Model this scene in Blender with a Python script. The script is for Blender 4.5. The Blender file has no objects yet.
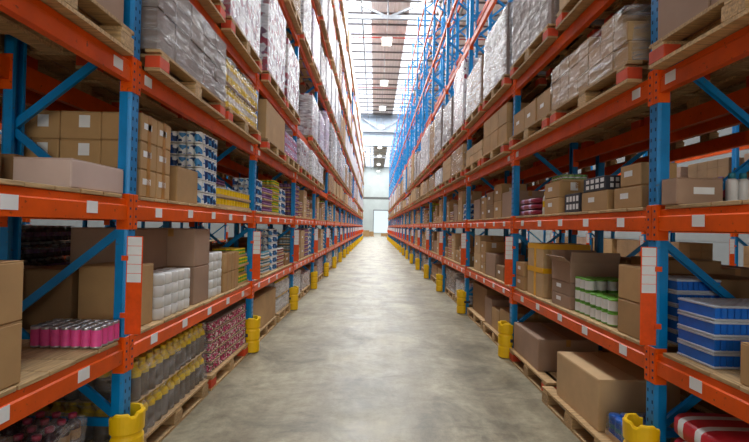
import bpy, math, random
from mathutils import Matrix, Vector, noise
C = bpy.context.scene
COL = C.collection
RND = random.Random(7)
PI = math.pi

# ------------------------------------------------------------------ camera
F = 440.0
YAW, PITCH, ROLL = -0.0003, 0.0068 * 1.9, -0.0208
EYE = Vector((0, 0, 1.604))
cam_d = bpy.data.cameras.new('camera'); cam = bpy.data.objects.new('camera', cam_d); COL.objects.link(cam)
cam_d.sensor_width = 36.0; cam_d.lens = F * 36.0 / 749.0; cam_d.clip_start = 0.05; cam_d.clip_end = 400
def cam_axes():
    cy, sy = math.cos(YAW), math.sin(YAW); cp, sp = math.cos(PITCH), math.sin(PITCH); cr, sr = math.cos(ROLL), math.sin(ROLL)
    r1 = Vector((cy, -sy, 0)); f1 = Vector((sy, cy, 0)); u1 = Vector((0, 0, 1))
    f2 = f1 * cp + u1 * sp; u2 = u1 * cp - f1 * sp
    r3 = r1 * cr - u2 * sr; u3 = r1 * sr + u2 * cr
    return r3, u3, f2
r_, u_, f_ = cam_axes()
m = Matrix.Identity(4)
for i in range(3):
    m[i][0] = r_[i]; m[i][1] = u_[i]; m[i][2] = -f_[i]; m[i][3] = EYE[i]
cam.matrix_world = m
cam_d.shift_x = 0.0
C.camera = cam

# ------------------------------------------------------------------ world, exposure
def srgb(r, g, b, a=1.0):
    f = lambda v: (v / 255.0 / 12.92) if v <= 10.3 else ((v / 255.0 + 0.055) / 1.055) ** 2.4
    return (f(r), f(g), f(b), a)
W = bpy.data.worlds.new('sky'); C.world = W; W.use_nodes = True
W.node_tree.nodes['Background'].inputs[0].default_value = srgb(232, 242, 255)
W.node_tree.nodes['Background'].inputs[1].default_value = 2.2
C.view_settings.view_transform = 'Standard'; C.view_settings.look = 'None'
C.view_settings.exposure = 0.36; C.view_settings.gamma = 1.0; C.view_settings.use_curve_mapping = False

# ------------------------------------------------------------------ lights
def area(name, loc, rot, sx, sy, power, col=(1, 1, 1)):
    d = bpy.data.lights.new(name, 'AREA'); d.shape = 'RECTANGLE'; d.size = sx; d.size_y = sy; d.energy = power; d.color = col
    o = bpy.data.objects.new(name, d); o.location = loc; o.rotation_euler = rot; COL.objects.link(o); return o
ROOF = 16.8
for k, (y0, y1) in enumerate([(-8, 8), (8, 24), (24, 40), (40, 58), (62, 86), (86, 110)]):
    w = [280, 1050, 1800, 1900, 1500, 1500][k]
    area('skylight_daylight', (-1.5, (y0 + y1) / 2, ROOF - .35), (0, 0, 0), 1.9, y1 - y0, w, (.95, .98, 1))
    area('skylight_daylight', (3.1, (y0 + y1) / 2, ROOF - .35), (0, 0, 0), 1.9, y1 - y0, w * .8, (.95, .98, 1))
# added warm fill light behind the camera, no opening built there
area('back_fill_light', (1.2, -9.0, 3.2), (math.radians(90), 0, math.radians(8)), 8, 5, 300, (1, .92, .80))
for sx in (-1, 1):
    area('side_aisle_daylight', (sx * 5.6, 14, 10.0), (0, 0, 0), 2.6, 26, 90, (.95, .98, 1))

# ------------------------------------------------------------------ materials
MATS = {}
def newmat(name):
    m = bpy.data.materials.new(name); m.use_nodes = True
    nt = m.node_tree; return m, nt, nt.nodes['Principled BSDF']
def N(nt, t, **kw):
    n = nt.nodes.new(t)
    for k, v in kw.items():
        if k in n.inputs: n.inputs[k].default_value = v
        else: setattr(n, k, v)
    return n
def paint(name, rgb, rough=.5, metal=0.0, var=.12, scale=3.0, bump=0.0, stretch=(1, 1, 1), wear=None, spec=.5):
    if name in MATS: return MATS[name]
    m, nt, b = newmat(name)
    tc = N(nt, 'ShaderNodeTexCoord'); mp = N(nt, 'ShaderNodeMapping'); mp.inputs['Scale'].default_value = stretch
    oi = N(nt, 'ShaderNodeObjectInfo')
    add = N(nt, 'ShaderNodeVectorMath', operation='ADD'); sc = N(nt, 'ShaderNodeMath', operation='MULTIPLY'); sc.inputs[1].default_value = 37.0
    nt.links.new(oi.outputs['Random'], sc.inputs[0]); nt.links.new(tc.outputs['Object'], add.inputs[0]); nt.links.new(sc.outputs[0], add.inputs[1])
    nt.links.new(add.outputs[0], mp.inputs[0])
    no = N(nt, 'ShaderNodeTexNoise', Scale=scale, Detail=5.0, Roughness=.6); nt.links.new(mp.outputs[0], no.inputs['Vector'])
    cr = N(nt, 'ShaderNodeValToRGB'); c = srgb(*rgb)
    lo = tuple(max(0, v * (1 - 2 * var)) for v in c[:3]) + (1,); hi = tuple(min(1, v * (1 + var)) for v in c[:3]) + (1,)
    cr.color_ramp.elements[0].position = .3; cr.color_ramp.elements[0].color = lo
    cr.color_ramp.elements[1].position = .68; cr.color_ramp.elements[1].color = hi
    nt.links.new(no.outputs['Fac'], cr.inputs[0])
    out = cr.outputs[0]
    if wear:
        n2 = N(nt, 'ShaderNodeTexNoise', Scale=scale * 9, Detail=3.0); nt.links.new(mp.outputs[0], n2.inputs['Vector'])
        r2 = N(nt, 'ShaderNodeValToRGB'); r2.color_ramp.elements[0].position = .66; r2.color_ramp.elements[1].position = .72
        nt.links.new(n2.outputs['Fac'], r2.inputs[0])
        mx = N(nt, 'ShaderNodeMixRGB'); nt.links.new(r2.outputs[0], mx.inputs[0]); nt.links.new(out, mx.inputs[1]); mx.inputs[2].default_value = srgb(*wear); out = mx.outputs[0]
    # small brightness difference between copies
    hsv = N(nt, 'ShaderNodeHueSaturation'); mr = N(nt, 'ShaderNodeMapRange'); mr.inputs['To Min'].default_value = 1 - var; mr.inputs['To Max'].default_value = 1 + var * .7
    nt.links.new(oi.outputs['Random'], mr.inputs[0]); nt.links.new(mr.outputs[0], hsv.inputs['Value']); nt.links.new(out, hsv.inputs['Color'])
    nt.links.new(hsv.outputs[0], b.inputs['Base Color'])
    b.inputs['Roughness'].default_value = rough; b.inputs['Metallic'].default_value = metal; b.inputs['Specular IOR Level'].default_value = spec
    if bump:
        bp = N(nt, 'ShaderNodeBump', Strength=bump, Distance=.01); nt.links.new(no.outputs['Fac'], bp.inputs['Height']); nt.links.new(bp.outputs[0], b.inputs['Normal'])
    MATS[name] = m; return m
BLUE = paint('blue_paint', (0, 134, 204), .32, .1, .10, 4, wear=(60, 110, 150))
DARKSLOT = paint('slot_dark', (8, 48, 82), .8, var=.02)
ORANGE = paint('orange_paint', (236, 90, 4), .42, .0, .10, 4, wear=(170, 70, 20), spec=.25)
YELLOW = paint('yellow_plastic', (246, 198, 4), .45, 0, .06, 5)
WOOD = paint('pallet_wood', (196, 160, 112), .8, 0, .22, 5, .4, (1.2, 14, 14))
WOODX = paint('plank_wood', (206, 172, 124), .8, 0, .2, 5, .4, (14, 1.2, 14))
OWOOD = paint('orange_painted_wood', (214, 72, 30), .7, 0, .12, 6, .3)
KRAFT = [paint('kraft_tan', (186, 148, 100), .78, 0, .09, 2.5, .1), paint('kraft_pale', (202, 168, 124), .78, 0, .08, 2.5, .1),
         paint('kraft_brown', (148, 114, 76), .78, 0, .10, 2.5, .1), paint('kraft_rose', (164, 134, 112), .78, 0, .07, 2.5, .1), paint('kraft_pink', (206, 182, 172), .7, 0, .05, 2.5, .1)]
TAPE = paint('brown_tape', (176, 124, 60), .3, 0, .08, 6)
YTAPE = paint('yellow_tape', (236, 176, 20), .35, 0, .05, 6)
LABEL = paint('white_label', (238, 240, 242), .55, 0, .03, 8)
WHITE = paint('white_plastic', (232, 232, 230), .4, 0, .05, 6)
METAL = paint('tin_metal', (190, 190, 195), .3, .8, .06, 8)
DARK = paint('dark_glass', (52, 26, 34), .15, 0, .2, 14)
CHAR = paint('charcoal_card', (58, 60, 72), .7, 0, .1, 4)
def cmat(n, rgb, r=.4): return paint(n, rgb, r, 0, .08, 18)
PINK = cmat('pink_print', (242, 84, 160)); BLUEP = cmat('blue_print', (18, 92, 190)); NAVY = cmat('royal_blue_print', (16, 112, 222)); GREEN = cmat('green_print', (110, 178, 60))
YEL = cmat('yellow_print', (246, 206, 30)); PURP = cmat('purple_print', (110, 62, 120)); BURG = cmat('burgundy_print', (150, 34, 66)); RED = cmat('red_print', (206, 44, 56))
MAG = cmat('magenta_print', (206, 40, 110)); TEAL = cmat('teal_print', (40, 130, 150)); LILAC = cmat('lilac_print', (190, 150, 200)); CREAM = cmat('cream_print', (226, 214, 190))
GREY = paint('grey_steel', (150, 152, 156), .5, .4, .06, 4); DGREY = paint('purlin_steel', (128, 118, 116), .6, .3, .06, 4)
PIPE = paint('red_pipe', (196, 60, 50), .45, .1, .05, 4)
ROOFM = paint('roof_sheet', (240, 228, 224), .7, 0, .05, 1.2)
WALLM = paint('wall_sheet', (214, 222, 220), .65, 0, .04, .8)
FASC = paint('fascia_sheet', (176, 190, 206), .6, 0, .05, .6)

def film_mat(name, tint, lo, hi, rough=.22):
    m = bpy.data.materials.new(name); m.use_nodes = True; nt = m.node_tree; nt.nodes.clear()
    out = N(nt, 'ShaderNodeOutputMaterial'); tr = N(nt, 'ShaderNodeBsdfTransparent'); pb = N(nt, 'ShaderNodeBsdfPrincipled')
    tr.inputs[0].default_value = (.96, .96, .97, 1)
    pb.inputs['Base Color'].default_value = srgb(*tint); pb.inputs['Roughness'].default_value = rough; pb.inputs['Specular IOR Level'].default_value = .9
    mx = N(nt, 'ShaderNodeMixShader'); tc = N(nt, 'ShaderNodeTexCoord'); oi = N(nt, 'ShaderNodeObjectInfo')
    sc = N(nt, 'ShaderNodeMath', operation='MULTIPLY'); sc.inputs[1].default_value = 51.0; nt.links.new(oi.outputs['Random'], sc.inputs[0])
    add = N(nt, 'ShaderNodeVectorMath', operation='ADD'); nt.links.new(tc.outputs['Object'], add.inputs[0]); nt.links.new(sc.outputs[0], add.inputs[1])
    mp = N(nt, 'ShaderNodeMapping'); mp.inputs['Rotation'].default_value = (.35, .0, 0); mp.inputs['Scale'].default_value = (2.0, 2.0, 11.0); nt.links.new(add.outputs[0], mp.inputs[0])
    no = N(nt, 'ShaderNodeTexNoise', Scale=2.2, Detail=6.0, Roughness=.7, Distortion=.8); nt.links.new(mp.outputs[0], no.inputs['Vector'])
    mr = N(nt, 'ShaderNodeMapRange'); mr.inputs['From Min'].default_value = .44; mr.inputs['From Max'].default_value = .68; mr.inputs['To Min'].default_value = lo; mr.inputs['To Max'].default_value = hi
    nt.links.new(no.outputs['Fac'], mr.inputs[0]); nt.links.new(mr.outputs[0], mx.inputs[0])
    bp = N(nt, 'ShaderNodeBump', Strength=.9, Distance=.03); nt.links.new(no.outputs['Fac'], bp.inputs['Height']); nt.links.new(bp.outputs[0], pb.inputs['Normal'])
    nt.links.new(tr.outputs[0], mx.inputs[1]); nt.links.new(pb.outputs[0], mx.inputs[2]); nt.links.new(mx.outputs[0], out.inputs[0])
    return m
def speckle(name, cols, scale=40):
    m, nt, b = newmat(name); tc = N(nt, 'ShaderNodeTexCoord'); v = N(nt, 'ShaderNodeTexVoronoi', Scale=scale); nt.links.new(tc.outputs['Object'], v.inputs['Vector'])
    r = N(nt, 'ShaderNodeValToRGB'); r.color_ramp.interpolation = 'CONSTANT'; e = r.color_ramp.elements
    while len(e) < len(cols): e.new(.5)
    for i, c in enumerate(cols): e[i].position = i / len(cols); e[i].color = srgb(*c)
    sx = N(nt, 'ShaderNodeSeparateColor'); nt.links.new(v.outputs['Color'], sx.inputs[0]); nt.links.new(sx.outputs[0], r.inputs[0]); nt.links.new(r.outputs[0], b.inputs['Base Color']); b.inputs['Roughness'].default_value = .4; return m
FLORAL = speckle('floral_print', [(200, 40, 110), (232, 222, 214), (90, 96, 60), (170, 30, 80), (222, 150, 170)], 70)
BLUEWHITE = speckle('blue_white_print', [(18, 92, 180), (236, 240, 242), (60, 140, 200), (232, 236, 236), (30, 60, 110)], 22)
REDWHITE = speckle('red_white_print', [(236, 230, 230), (160, 30, 60), (240, 236, 236), (230, 226, 228), (120, 60, 90)], 14)
FILM = film_mat('stretch_film', (216, 212, 212), .03, .50, .16)
FILMW = film_mat('stretch_film_cloudy', (236, 234, 236), .30, .95, .25)
def emis(name, rgb, s):
    m = bpy.data.materials.new(name); m.use_nodes = True; nt = m.node_tree; nt.nodes.clear()
    o = N(nt, 'ShaderNodeOutputMaterial'); e = N(nt, 'ShaderNodeEmission'); e.inputs[0].default_value = srgb(*rgb); e.inputs[1].default_value = s; nt.links.new(e.outputs[0], o.inputs[0]); return m
LAMP = emis('lamp_lens_glow', (255, 250, 235), 6.0)
DAYDOOR = emis('backlit_door_sheet', (225, 240, 245), .95)
def pane_mat():
    m = bpy.data.materials.new('skylight_sheet'); m.use_nodes = True; nt = m.node_tree; nt.nodes.clear()
    o = N(nt, 'ShaderNodeOutputMaterial'); a = N(nt, 'ShaderNodeBsdfTransparent'); b = N(nt, 'ShaderNodeBsdfTranslucent'); mx = N(nt, 'ShaderNodeMixShader', Fac=.25)
    b.inputs[0].default_value = (.9, .93, .96, 1); nt.links.new(a.outputs[0], mx.inputs[1]); nt.links.new(b.outputs[0], mx.inputs[2]); nt.links.new(mx.outputs[0], o.inputs[0]); return m
PANE = pane_mat()
def floor_mat():
    m, nt, b = newmat('concrete_floor'); tc = N(nt, 'ShaderNodeTexCoord')
    def noi(s, d, st=(1, 1, 1), rough=.6, dist=0):
        mp = N(nt, 'ShaderNodeMapping'); mp.inputs['Scale'].default_value = st; nt.links.new(tc.outputs['Object'], mp.inputs[0])
        n = N(nt, 'ShaderNodeTexNoise', Scale=s, Detail=d, Roughness=rough, Distortion=dist); nt.links.new(mp.outputs[0], n.inputs['Vector']); return n.outputs['Fac']
    def ramp(f, p0, c0, p1, c1):
        r = N(nt, 'ShaderNodeValToRGB'); r.color_ramp.elements[0].position = p0; r.color_ramp.elements[0].color = c0
        r.color_ramp.elements[1].position = p1; r.color_ramp.elements[1].color = c1; nt.links.new(f, r.inputs[0]); return r.outputs[0]
    base = ramp(noi(1.3, 10, rough=.74, dist=.6), .36, srgb(112, 105, 84), .64, srgb(174, 165, 138))
    def mul(a, f, k):
        x = N(nt, 'ShaderNodeMixRGB', blend_type='MULTIPLY'); x.inputs[0].default_value = k; nt.links.new(a, x.inputs[1]); nt.links.new(f, x.inputs[2]); return x.outputs[0]
    c = mul(base, ramp(noi(9, 6, rough=.75), .35, (.62, .6, .58, 1), .6, (1, 1, 1, 1)), .7)
    c = mul(c, ramp(noi(1.6, 5, (1.6, .22, 1), .6), .34, (.62, .58, .54, 1), .56, (1, 1, 1, 1)), .7)      # tyre streaks along the aisle
    c = mul(c, ramp(noi(2.2, 6, (.5, 1.5, 1), .7, 1.5), .56, (1, 1, 1, 1), .70, (.62, .57, .52, 1)), .85)      # stains
    c = mul(c, ramp(noi(60, 2), .3, (.8, .8, .8, 1), .5, (1, 1, 1, 1)), .5)
    nt.links.new(c, b.inputs['Base Color'])
    r = N(nt, 'ShaderNodeMapRange'); r.inputs['To Min'].default_value = .34; r.inputs['To Max'].default_value = .62; nt.links.new(noi(2.5, 5), r.inputs[0]); nt.links.new(r.outputs[0], b.inputs['Roughness'])
    bp = N(nt, 'ShaderNodeBump', Strength=.12, Distance=.004); nt.links.new(noi(30, 5), bp.inputs['Height']); nt.links.new(bp.outputs[0], b.inputs['Normal'])
    return m
FLOORM = floor_mat()

# ------------------------------------------------------------------ mesh helpers
class MB:
    def __init__(s): s.v = []; s.f = []; s.m = []
    def q(s, pts, m=0):
        b = len(s.v); s.v += pts; s.f.append(tuple(range(b, b + len(pts)))); s.m.append(m); return s
    def box(s, x0, x1, y0, y1, z0, z1, m=0):
        b = len(s.v); s.v += [(x, y, z) for z in (z0, z1) for y in (y0, y1) for x in (x0, x1)]
        for f in ((0, 2, 3, 1), (4, 5, 7, 6), (0, 1, 5, 4), (2, 6, 7, 3), (0, 4, 6, 2), (1, 3, 7, 5)):
            s.f.append(tuple(b + i for i in f)); s.m.append(m)
        return s
    def cbox(s, x0, x1, y0, y1, z0, z1, c, m=0):          # chamfered box
        b = len(s.v); X = (x0, x1); Y = (y0, y1); Z = (z0, z1)
        def I(i, j, k, a): return b + ((i * 2 + j) * 2 + k) * 3 + a
        for i in (0, 1):
            for j in (0, 1):
                for k in (0, 1):
                    px, py, pz = X[i], Y[j], Z[k]; dx = c * (1 - 2 * i); dy = c * (1 - 2 * j); dz = c * (1 - 2 * k)
                    s.v += [(px, py + dy, pz + dz), (px + dx, py, pz + dz), (px + dx, py + dy, pz)]
        def face(l, flip):
            s.f.append(tuple(l[::-1] if flip else l)); s.m.append(m)
        for i in (0, 1): face([I(i, 0, 0, 0), I(i, 1, 0, 0), I(i, 1, 1, 0), I(i, 0, 1, 0)], i == 0)
        for j in (0, 1): face([I(0, j, 0, 1), I(1, j, 0, 1), I(1, j, 1, 1), I(0, j, 1, 1)], j == 1)
        for k in (0, 1): face([I(0, 0, k, 2), I(1, 0, k, 2), I(1, 1, k, 2), I(0, 1, k, 2)], k == 0)
        for j in (0, 1):
            for k in (0, 1): face([I(0, j, k, 1), I(1, j, k, 1), I(1, j, k, 2), I(0, j, k, 2)], j == k)
        for i in (0, 1):
            for k in (0, 1): face([I(i, 0, k, 0), I(i, 1, k, 0), I(i, 1, k, 2), I(i, 0, k, 2)], i != k)
        for i in (0, 1):
            for j in (0, 1): face([I(i, j, 0, 0), I(i, j, 1, 0), I(i, j, 1, 1), I(i, j, 0, 1)], i == j)
        for i in (0, 1):
            for j in (0, 1):
                for k in (0, 1): face([I(i, j, k, 0), I(i, j, k, 1), I(i, j, k, 2)], (i + j + k) % 2 == 0)
        return s
    def prism(s, prof, a0, a1, axis='y', m=0):            # profile (p,q) extruded along an axis
        n = len(prof); b = len(s.v)
        def P(p, q, a): return {'y': (p, a, q), 'z': (p, q, a), 'x': (a, p, q)}[axis]
        for a in (a0, a1): s.v += [P(p, q, a) for p, q in prof]
        for i in range(n):
            j = (i + 1) % n; s.f.append((b + i, b + j, b + n + j, b + n + i)); s.m.append(m)
        s.f.append(tuple(b + i for i in range(n))[::-1]); s.m.append(m); s.f.append(tuple(b + n + i for i in range(n))); s.m.append(m)
        return s
    def lathe(s, prof, cx=0, cy=0, z0=0, seg=12, mats=None):
        b = len(s.v); n = len(prof)
        for r, z in prof:
            for k in range(seg):
                a = 2 * PI * k / seg; s.v.append((cx + r * math.cos(a), cy + r * math.sin(a), z0 + z))
        for i in range(n - 1):
            for k in range(seg):
                j = (k + 1) % seg; s.f.append((b + i * seg + k, b + i * seg + j, b + (i + 1) * seg + j, b + (i + 1) * seg + k)); s.m.append(mats[i] if mats else 0)
        s.f.append(tuple(b + k for k in range(seg))[::-1]); s.m.append(mats[0] if mats else 0)
        s.f.append(tuple(b + (n - 1) * seg + k for k in range(seg))); s.m.append(mats[-1] if mats else 0)
        return s
    def bar(s, p, q, w, h, m=0):                          # square bar between two points
        p = Vector(p); q = Vector(q); d = (q - p).normalized(); up = Vector((0, 0, 1)) if abs(d.z) < .95 else Vector((1, 0, 0))
        a = d.cross(up).normalized() * (w / 2); c = a.cross(d).normalized() * (h / 2); b = len(s.v)
        for e in (p, q): s.v += [tuple(e + a + c), tuple(e - a + c), tuple(e - a - c), tuple(e + a - c)]
        for i in range(4):
            j = (i + 1) % 4; s.f.append((b + i, b + j, b + 4 + j, b + 4 + i)); s.m.append(m)
        s.f.append((b + 3, b + 2, b + 1, b)); s.m.append(m); s.f.append((b + 4, b + 5, b + 6, b + 7)); s.m.append(m); return s
    def mesh(s, name, mats, smooth=False):
        me = bpy.data.meshes.new(name); me.from_pydata(s.v, [], s.f)
        for t in (mats if isinstance(mats, (list, tuple)) else [mats]): me.materials.append(t)
        me.polygons.foreach_set('material_index', s.m)
        if smooth: me.polygons.foreach_set('use_smooth', [True] * len(s.f))
        me.update(); return me
STUFFY = {'cans', 'bottles', 'boxes', 'cartons', 'shelf_deck', 'shelf_labels', 'printed_cups'}
def link(name, me, parent=None, loc=(0, 0, 0), rz=0):
    o = bpy.data.objects.new(name, me)
    if name in STUFFY: o['kind'] = 'stuff'
    COL.objects.link(o); o.location = loc; o.rotation_euler = (0, 0, rz)
    if parent: o.parent = parent
    return o
def empty(name, loc=(0, 0, 0)): 
    o = link(name, None, None, loc); o.empty_display_size = .1; return o
def tag(o, label, cat, group=None, kind=None):
    o['label'] = label; o['category'] = cat
    if group: o['group'] = group
    if kind: o['kind'] = kind
    return o
def struct(name, me, label=None):
    o = link(name, me); o['kind'] = 'structure'
    if label: o['label'] = label; o['category'] = 'setting'
    return o

# ------------------------------------------------------------------ geometry constants of the racks
DL, DR = 1.516, 1.735
Y0, PITCHB, NB = 2.75, 2.8, 20
LV = [0, .80, 1.68, 2.53, 3.415, 5.12, 6.82, 8.52, 10.2]
TOP = 11.0
DEP = .80; GAP = .26
BH = .065
DECK = .022
def py(k): return Y0 + k * PITCHB                       # post k, k = -1 .. 19
ORD = ['zeroth', 'first', 'second', 'third', 'fourth', 'fifth', 'sixth', 'seventh', 'eighth', 'ninth', 'tenth', 'eleventh', 'twelfth', 'thirteenth', 'fourteenth', 'fifteenth', 'sixteenth', 'seventeenth', 'eighteenth', 'nineteenth', 'twentieth', 'twenty-first']
SHELF = ['floor', 'first shelf', 'second shelf', 'third tier', 'fourth tier', 'fifth tier', 'sixth tier', 'seventh tier', 'top tier']

# ------------------------------------------------------------------ room
fl = MB().box(-17, 17, -10, 115, -.2, 0); floor = struct('floor', fl.mesh('floor', FLOORM), 'worn grey concrete floor of the aisle')
jm = MB()
for y in (11, 17, 23, 29, 35, 41, 47, 53, 59): jm.box(-1.3, 1.5, y - .002, y + .002, .0002, .0012)
link('floor_joint', jm.mesh('floor_joint', paint('joint_filler', (112, 106, 94), .9)), floor)
def ribbed(x0, x1, y0, y1, z):                         # trapezoid roof sheet with its ribs along Y
    b = MB(); x = x0; pr = []
    while x < x1 - .01:
        for dx, dz in ((0, 0), (.17, 0), (.20, .035), (.25, .035)):
            if x + dx < x1: pr.append((x + dx, z + dz))
        x += .28
    pr.append((x1, z)); n = len(pr)
    b.v = [(p, y0, q) for p, q in pr] + [(p, y1, q) for p, q in pr]
    for i in range(n - 1): b.f.append((i, n + i, n + i + 1, i + 1)); b.m.append(0)
    return b
cl = MB()
roofs = [(-17, -9.9), (-8.0, -2.5), (-.56, 2.15), (4.1, 9.2), (11.2, 17)]; skies = [(-9.9, -8.0), (-2.5, -.56), (2.15, 4.1), (9.2, 11.2)]
for x0, x1 in roofs:
    r = ribbed(x0, x1, -10, 115, ROOF + .12); b = len(cl.v); cl.v += r.v; cl.f += [tuple(i + b for i in f) for f in r.f]; cl.m += r.m
ceil = struct('ceiling', cl.mesh('ceiling', ROOFM), 'pale ribbed metal roof with steel purlins and skylight strips')
pm = MB(); pm.prism([(-.04, 0), (.04, 0), (.04, .015), (-.025, .015), (-.025, .1), (.04, .1), (.04, .115), (-.04, .115)], -17, 17, 'x'); PUR = pm.mesh('purlin', DGREY)
y = -9.0
while y < 114:
    link('purlin', PUR, ceil, (0, y, ROOF)); y += 1.75
for (x0, x1) in skies:
    sm = MB().box(x0 + .01, x1 - .01, 0, 6.98, 0, .006)
    for i in range(1, 4): xx = x0 + (x1 - x0) * i / 4; sm.box(xx - .012, xx + .012, 0, 6.98, -.02, .0, 1)
    me = sm.mesh('skylight_panel', [PANE, GREY]); y = -9.9
    while y < 110: link('skylight_panel', me, ceil, (0, y, ROOF + .13)); y += 7
def truss(y, zb):
    b = MB(); b.bar((-17, y, zb), (17, y, zb), .2, .26); b.bar((-17, y, ROOF - .1), (17, y, ROOF - .1), .12, .12)
    for c in (-13.0, -6.2, .6, 7.4, 14.2):
        b.bar((c, y, zb), (c, y, ROOF - .1), .07, .07)
        for s in (-1, 1): b.bar((c, y, zb), (c + s * 3.2, y, ROOF - .1), .14, .14); b.bar((c + s * 3.2, y, ROOF - .1), (c + s * 3.4, y, zb), .06, .06)
    link('truss', b.mesh('truss', GREY), ceil)
for yy, zb in ((1, 15.7), (15.5, 15.7), (28.6, 15.3), (59.2, 14.5), (88, 15.5)): truss(yy, zb)
for yy in (22, 34.0, 47, 75): link('sprinkler_pipe', MB().lathe([(.045, -17), (.045, 17)], 0, 0, 0, 8).mesh('sprinkler_pipe', PIPE), ceil, (0, yy, 16.3 if yy == 34 else 16.5)).rotation_euler = (0, PI / 2, 0)
for xx in (-1.15, 5.6, -7.4):
    b = MB().box(xx - .06, xx + .06, -8, 112, 16.3, 16.36); 
    for yy in range(-6, 112, 7): b.box(xx - .01, xx + .01, yy, yy + .02, 16.3, ROOF)
    link('cable_tray', b.mesh('cable_tray', GREY), ceil)
# valley fascia between the two roof spans
fs = MB()
for i in range(34): fs.box(-17 + i, -16.03 + i, 59.6, 59.68, 12.7, 16.85)
fs.box(-17, 17, 59.5, 59.6, 14.15, 14.4); fs.box(-17, 17, 59.5, 59.75, 12.55, 12.75)
struct('trim_1', fs.mesh('trim_1', FASC), 'blue grey sheet fascia between the two roof spans')
# walls
def clad(name, axis, pos, a0, a1, z1, label):
    b = MB(); z = 0; k = 0; t = .06
    while z < z1 - .01:
        e = min(z1, z + 1.2)
        if axis == 'y': b.box(a0, a1, pos, pos + t, z + .01, e - .01)
        else: b.box(pos, pos + t, a0, a1, z + .01, e - .01)
        z = e
    if axis == 'y': b.box(a0, a1, pos + t, pos + t + .1, 0, z1)
    else: b.box(pos + (t if pos > 0 else -.1), pos + (t + .1 if pos > 0 else 0), a0, a1, 0, z1)
    return struct(name, b.mesh(name, WALLM), label)
wf = clad('wall_far', 'y', 112, -17, 17, 16.9, 'white horizontally panelled end wall')
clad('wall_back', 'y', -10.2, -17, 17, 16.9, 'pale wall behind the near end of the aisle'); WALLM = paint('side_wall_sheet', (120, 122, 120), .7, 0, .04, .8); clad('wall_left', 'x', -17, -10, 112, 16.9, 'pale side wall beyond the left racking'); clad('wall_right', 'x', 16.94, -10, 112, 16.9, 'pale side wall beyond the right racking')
b = MB()
for r in range(9): b.box(-.2, 4.4, 111.9, 111.96, .1 + r * .62, .7 + r * .62)
d1 = struct('door_1', b.mesh('door_1', DAYDOOR), 'bright translucent roller door in the end wall')
b = MB().box(-.4, -.2, 111.85, 112, 0, 5.9).box(4.4, 4.6, 111.85, 112, 0, 5.9).box(-.4, 4.6, 111.85, 112, 5.7, 5.95); link('door_frame', b.mesh('door_frame', GREY), d1)
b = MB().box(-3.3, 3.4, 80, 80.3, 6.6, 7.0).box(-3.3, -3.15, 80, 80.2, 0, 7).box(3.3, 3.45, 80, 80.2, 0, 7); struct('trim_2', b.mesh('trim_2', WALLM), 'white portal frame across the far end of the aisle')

# ------------------------------------------------------------------ lamps
lensm = MB().cbox(-.3, .3, -.42, .42, -.05, -.01, .01).mesh('lens', LAMP)
housm = MB().cbox(-.34, .34, -.46, .46, -.02, .14, .03).mesh('housing', WHITE)
cabm = MB().lathe([(.012, .14), (.012, 3.42)], 0, 0, 0, 6).mesh('cable', GREY)
LAMPY = [4, 12, 20, 28.2, 36.4, 44.2, 52.4, 66, 74, 84, 94, 104]
for i, yy in enumerate(LAMPY):
    r = empty('high_bay_lamp', (.55, yy, 13.5)); link('housing', housm, r); link('lens', lensm, r); link('cable', cabm, r)
    tag(r, 'bright rectangular high-bay lamp, %s from the near end, hanging over the aisle' % ORD[i + 1], 'lamp', 'hanging lamps over the aisle')
    d = bpy.data.lights.new('lamp_light', 'AREA'); d.shape = 'RECTANGLE'; d.size = .6; d.size_y = .8; d.energy = 110; d.color = (1, .96, .88)
    l = bpy.data.objects.new('lamp_light', d); COL.objects.link(l); l.location = (.55, yy, 13.42)

# ------------------------------------------------------------------ rack parts
def post_mesh(front, slots, h=TOP):
    # local: aisle side = +X at x=0, body towards -X; an open C section with lips
    w, d, t = .05, .07, .005
    pr = [(0, -w + .012), (0, w - .012), (-.014, w - .004), (-.02, w), (-d, w), (-d, w - .022), (-d + t, w - .022), (-d + t, w - t), (-.022, w - t), (-.012, w - .016), (-t, w - .018),
          (-t, -w + .018), (-.012, -w + .016), (-.022, -w + t), (-d + t, -w + t), (-d + t, -w + .022), (-d, -w + .022), (-d, -w), (-.02, -w), (-.014, -w + .004)]
    b = MB().prism(pr, 0, h, 'z'); b.box(-.1, .02, -.07, .07, 0, .008)
    if slots:
        z = .12
        while z < slots:
            for y in (-.022, .022): b.box(-.001, .0006, y - .006, y + .006, z - .011, z + .011, 1)
            z += .0625
    return b.mesh('post', [BLUE, DARKSLOT])
POST = {True: post_mesh(1, 5.2), False: post_mesh(1, 0)}
BL = PITCHB - .1
def beam_mesh(ln):
    h = BH
    pr = [(-.002, -h), (-.002, h - .045), (-.012, h - .038), (-.012, h - .004), (-.016, h), (-.05, h), (-.05, -h)]
    b = MB().prism(pr, -ln / 2, ln / 2, 'y')
    return b.mesh('beam', ORANGE)
BEAM = beam_mesh(BL - .004)
def conn_mesh(s):
    # L plate wrapping half of the post face and its side (s=+1: at the far end of a beam)
    e = BL / 2; b = MB()
    a0, a1 = sorted((s * e, s * (e + .048)));  b.cbox(-.001, .006, a0, a1, -.125, .095, .002)
    a0, a1 = sorted((s * (e - .004), s * (e - .0)));  b.box(-.066, .004, a0, a1, -.125, .095)
    for z in (-.09, -.045, .005, .055): 
        a0, a1 = sorted((s * (e + .012), s * (e + .026))); b.box(.005, .0068, a0, a1, z - .007, z + .007, 1)
    return b.mesh('connector', [ORANGE, DARKSLOT])
CONN = {s: conn_mesh(s) for s in (-1, 1)}
LABM = MB().box(-.0025, .0, -.045, .045, -.032, .032).mesh('shelf_label', LABEL)
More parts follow.
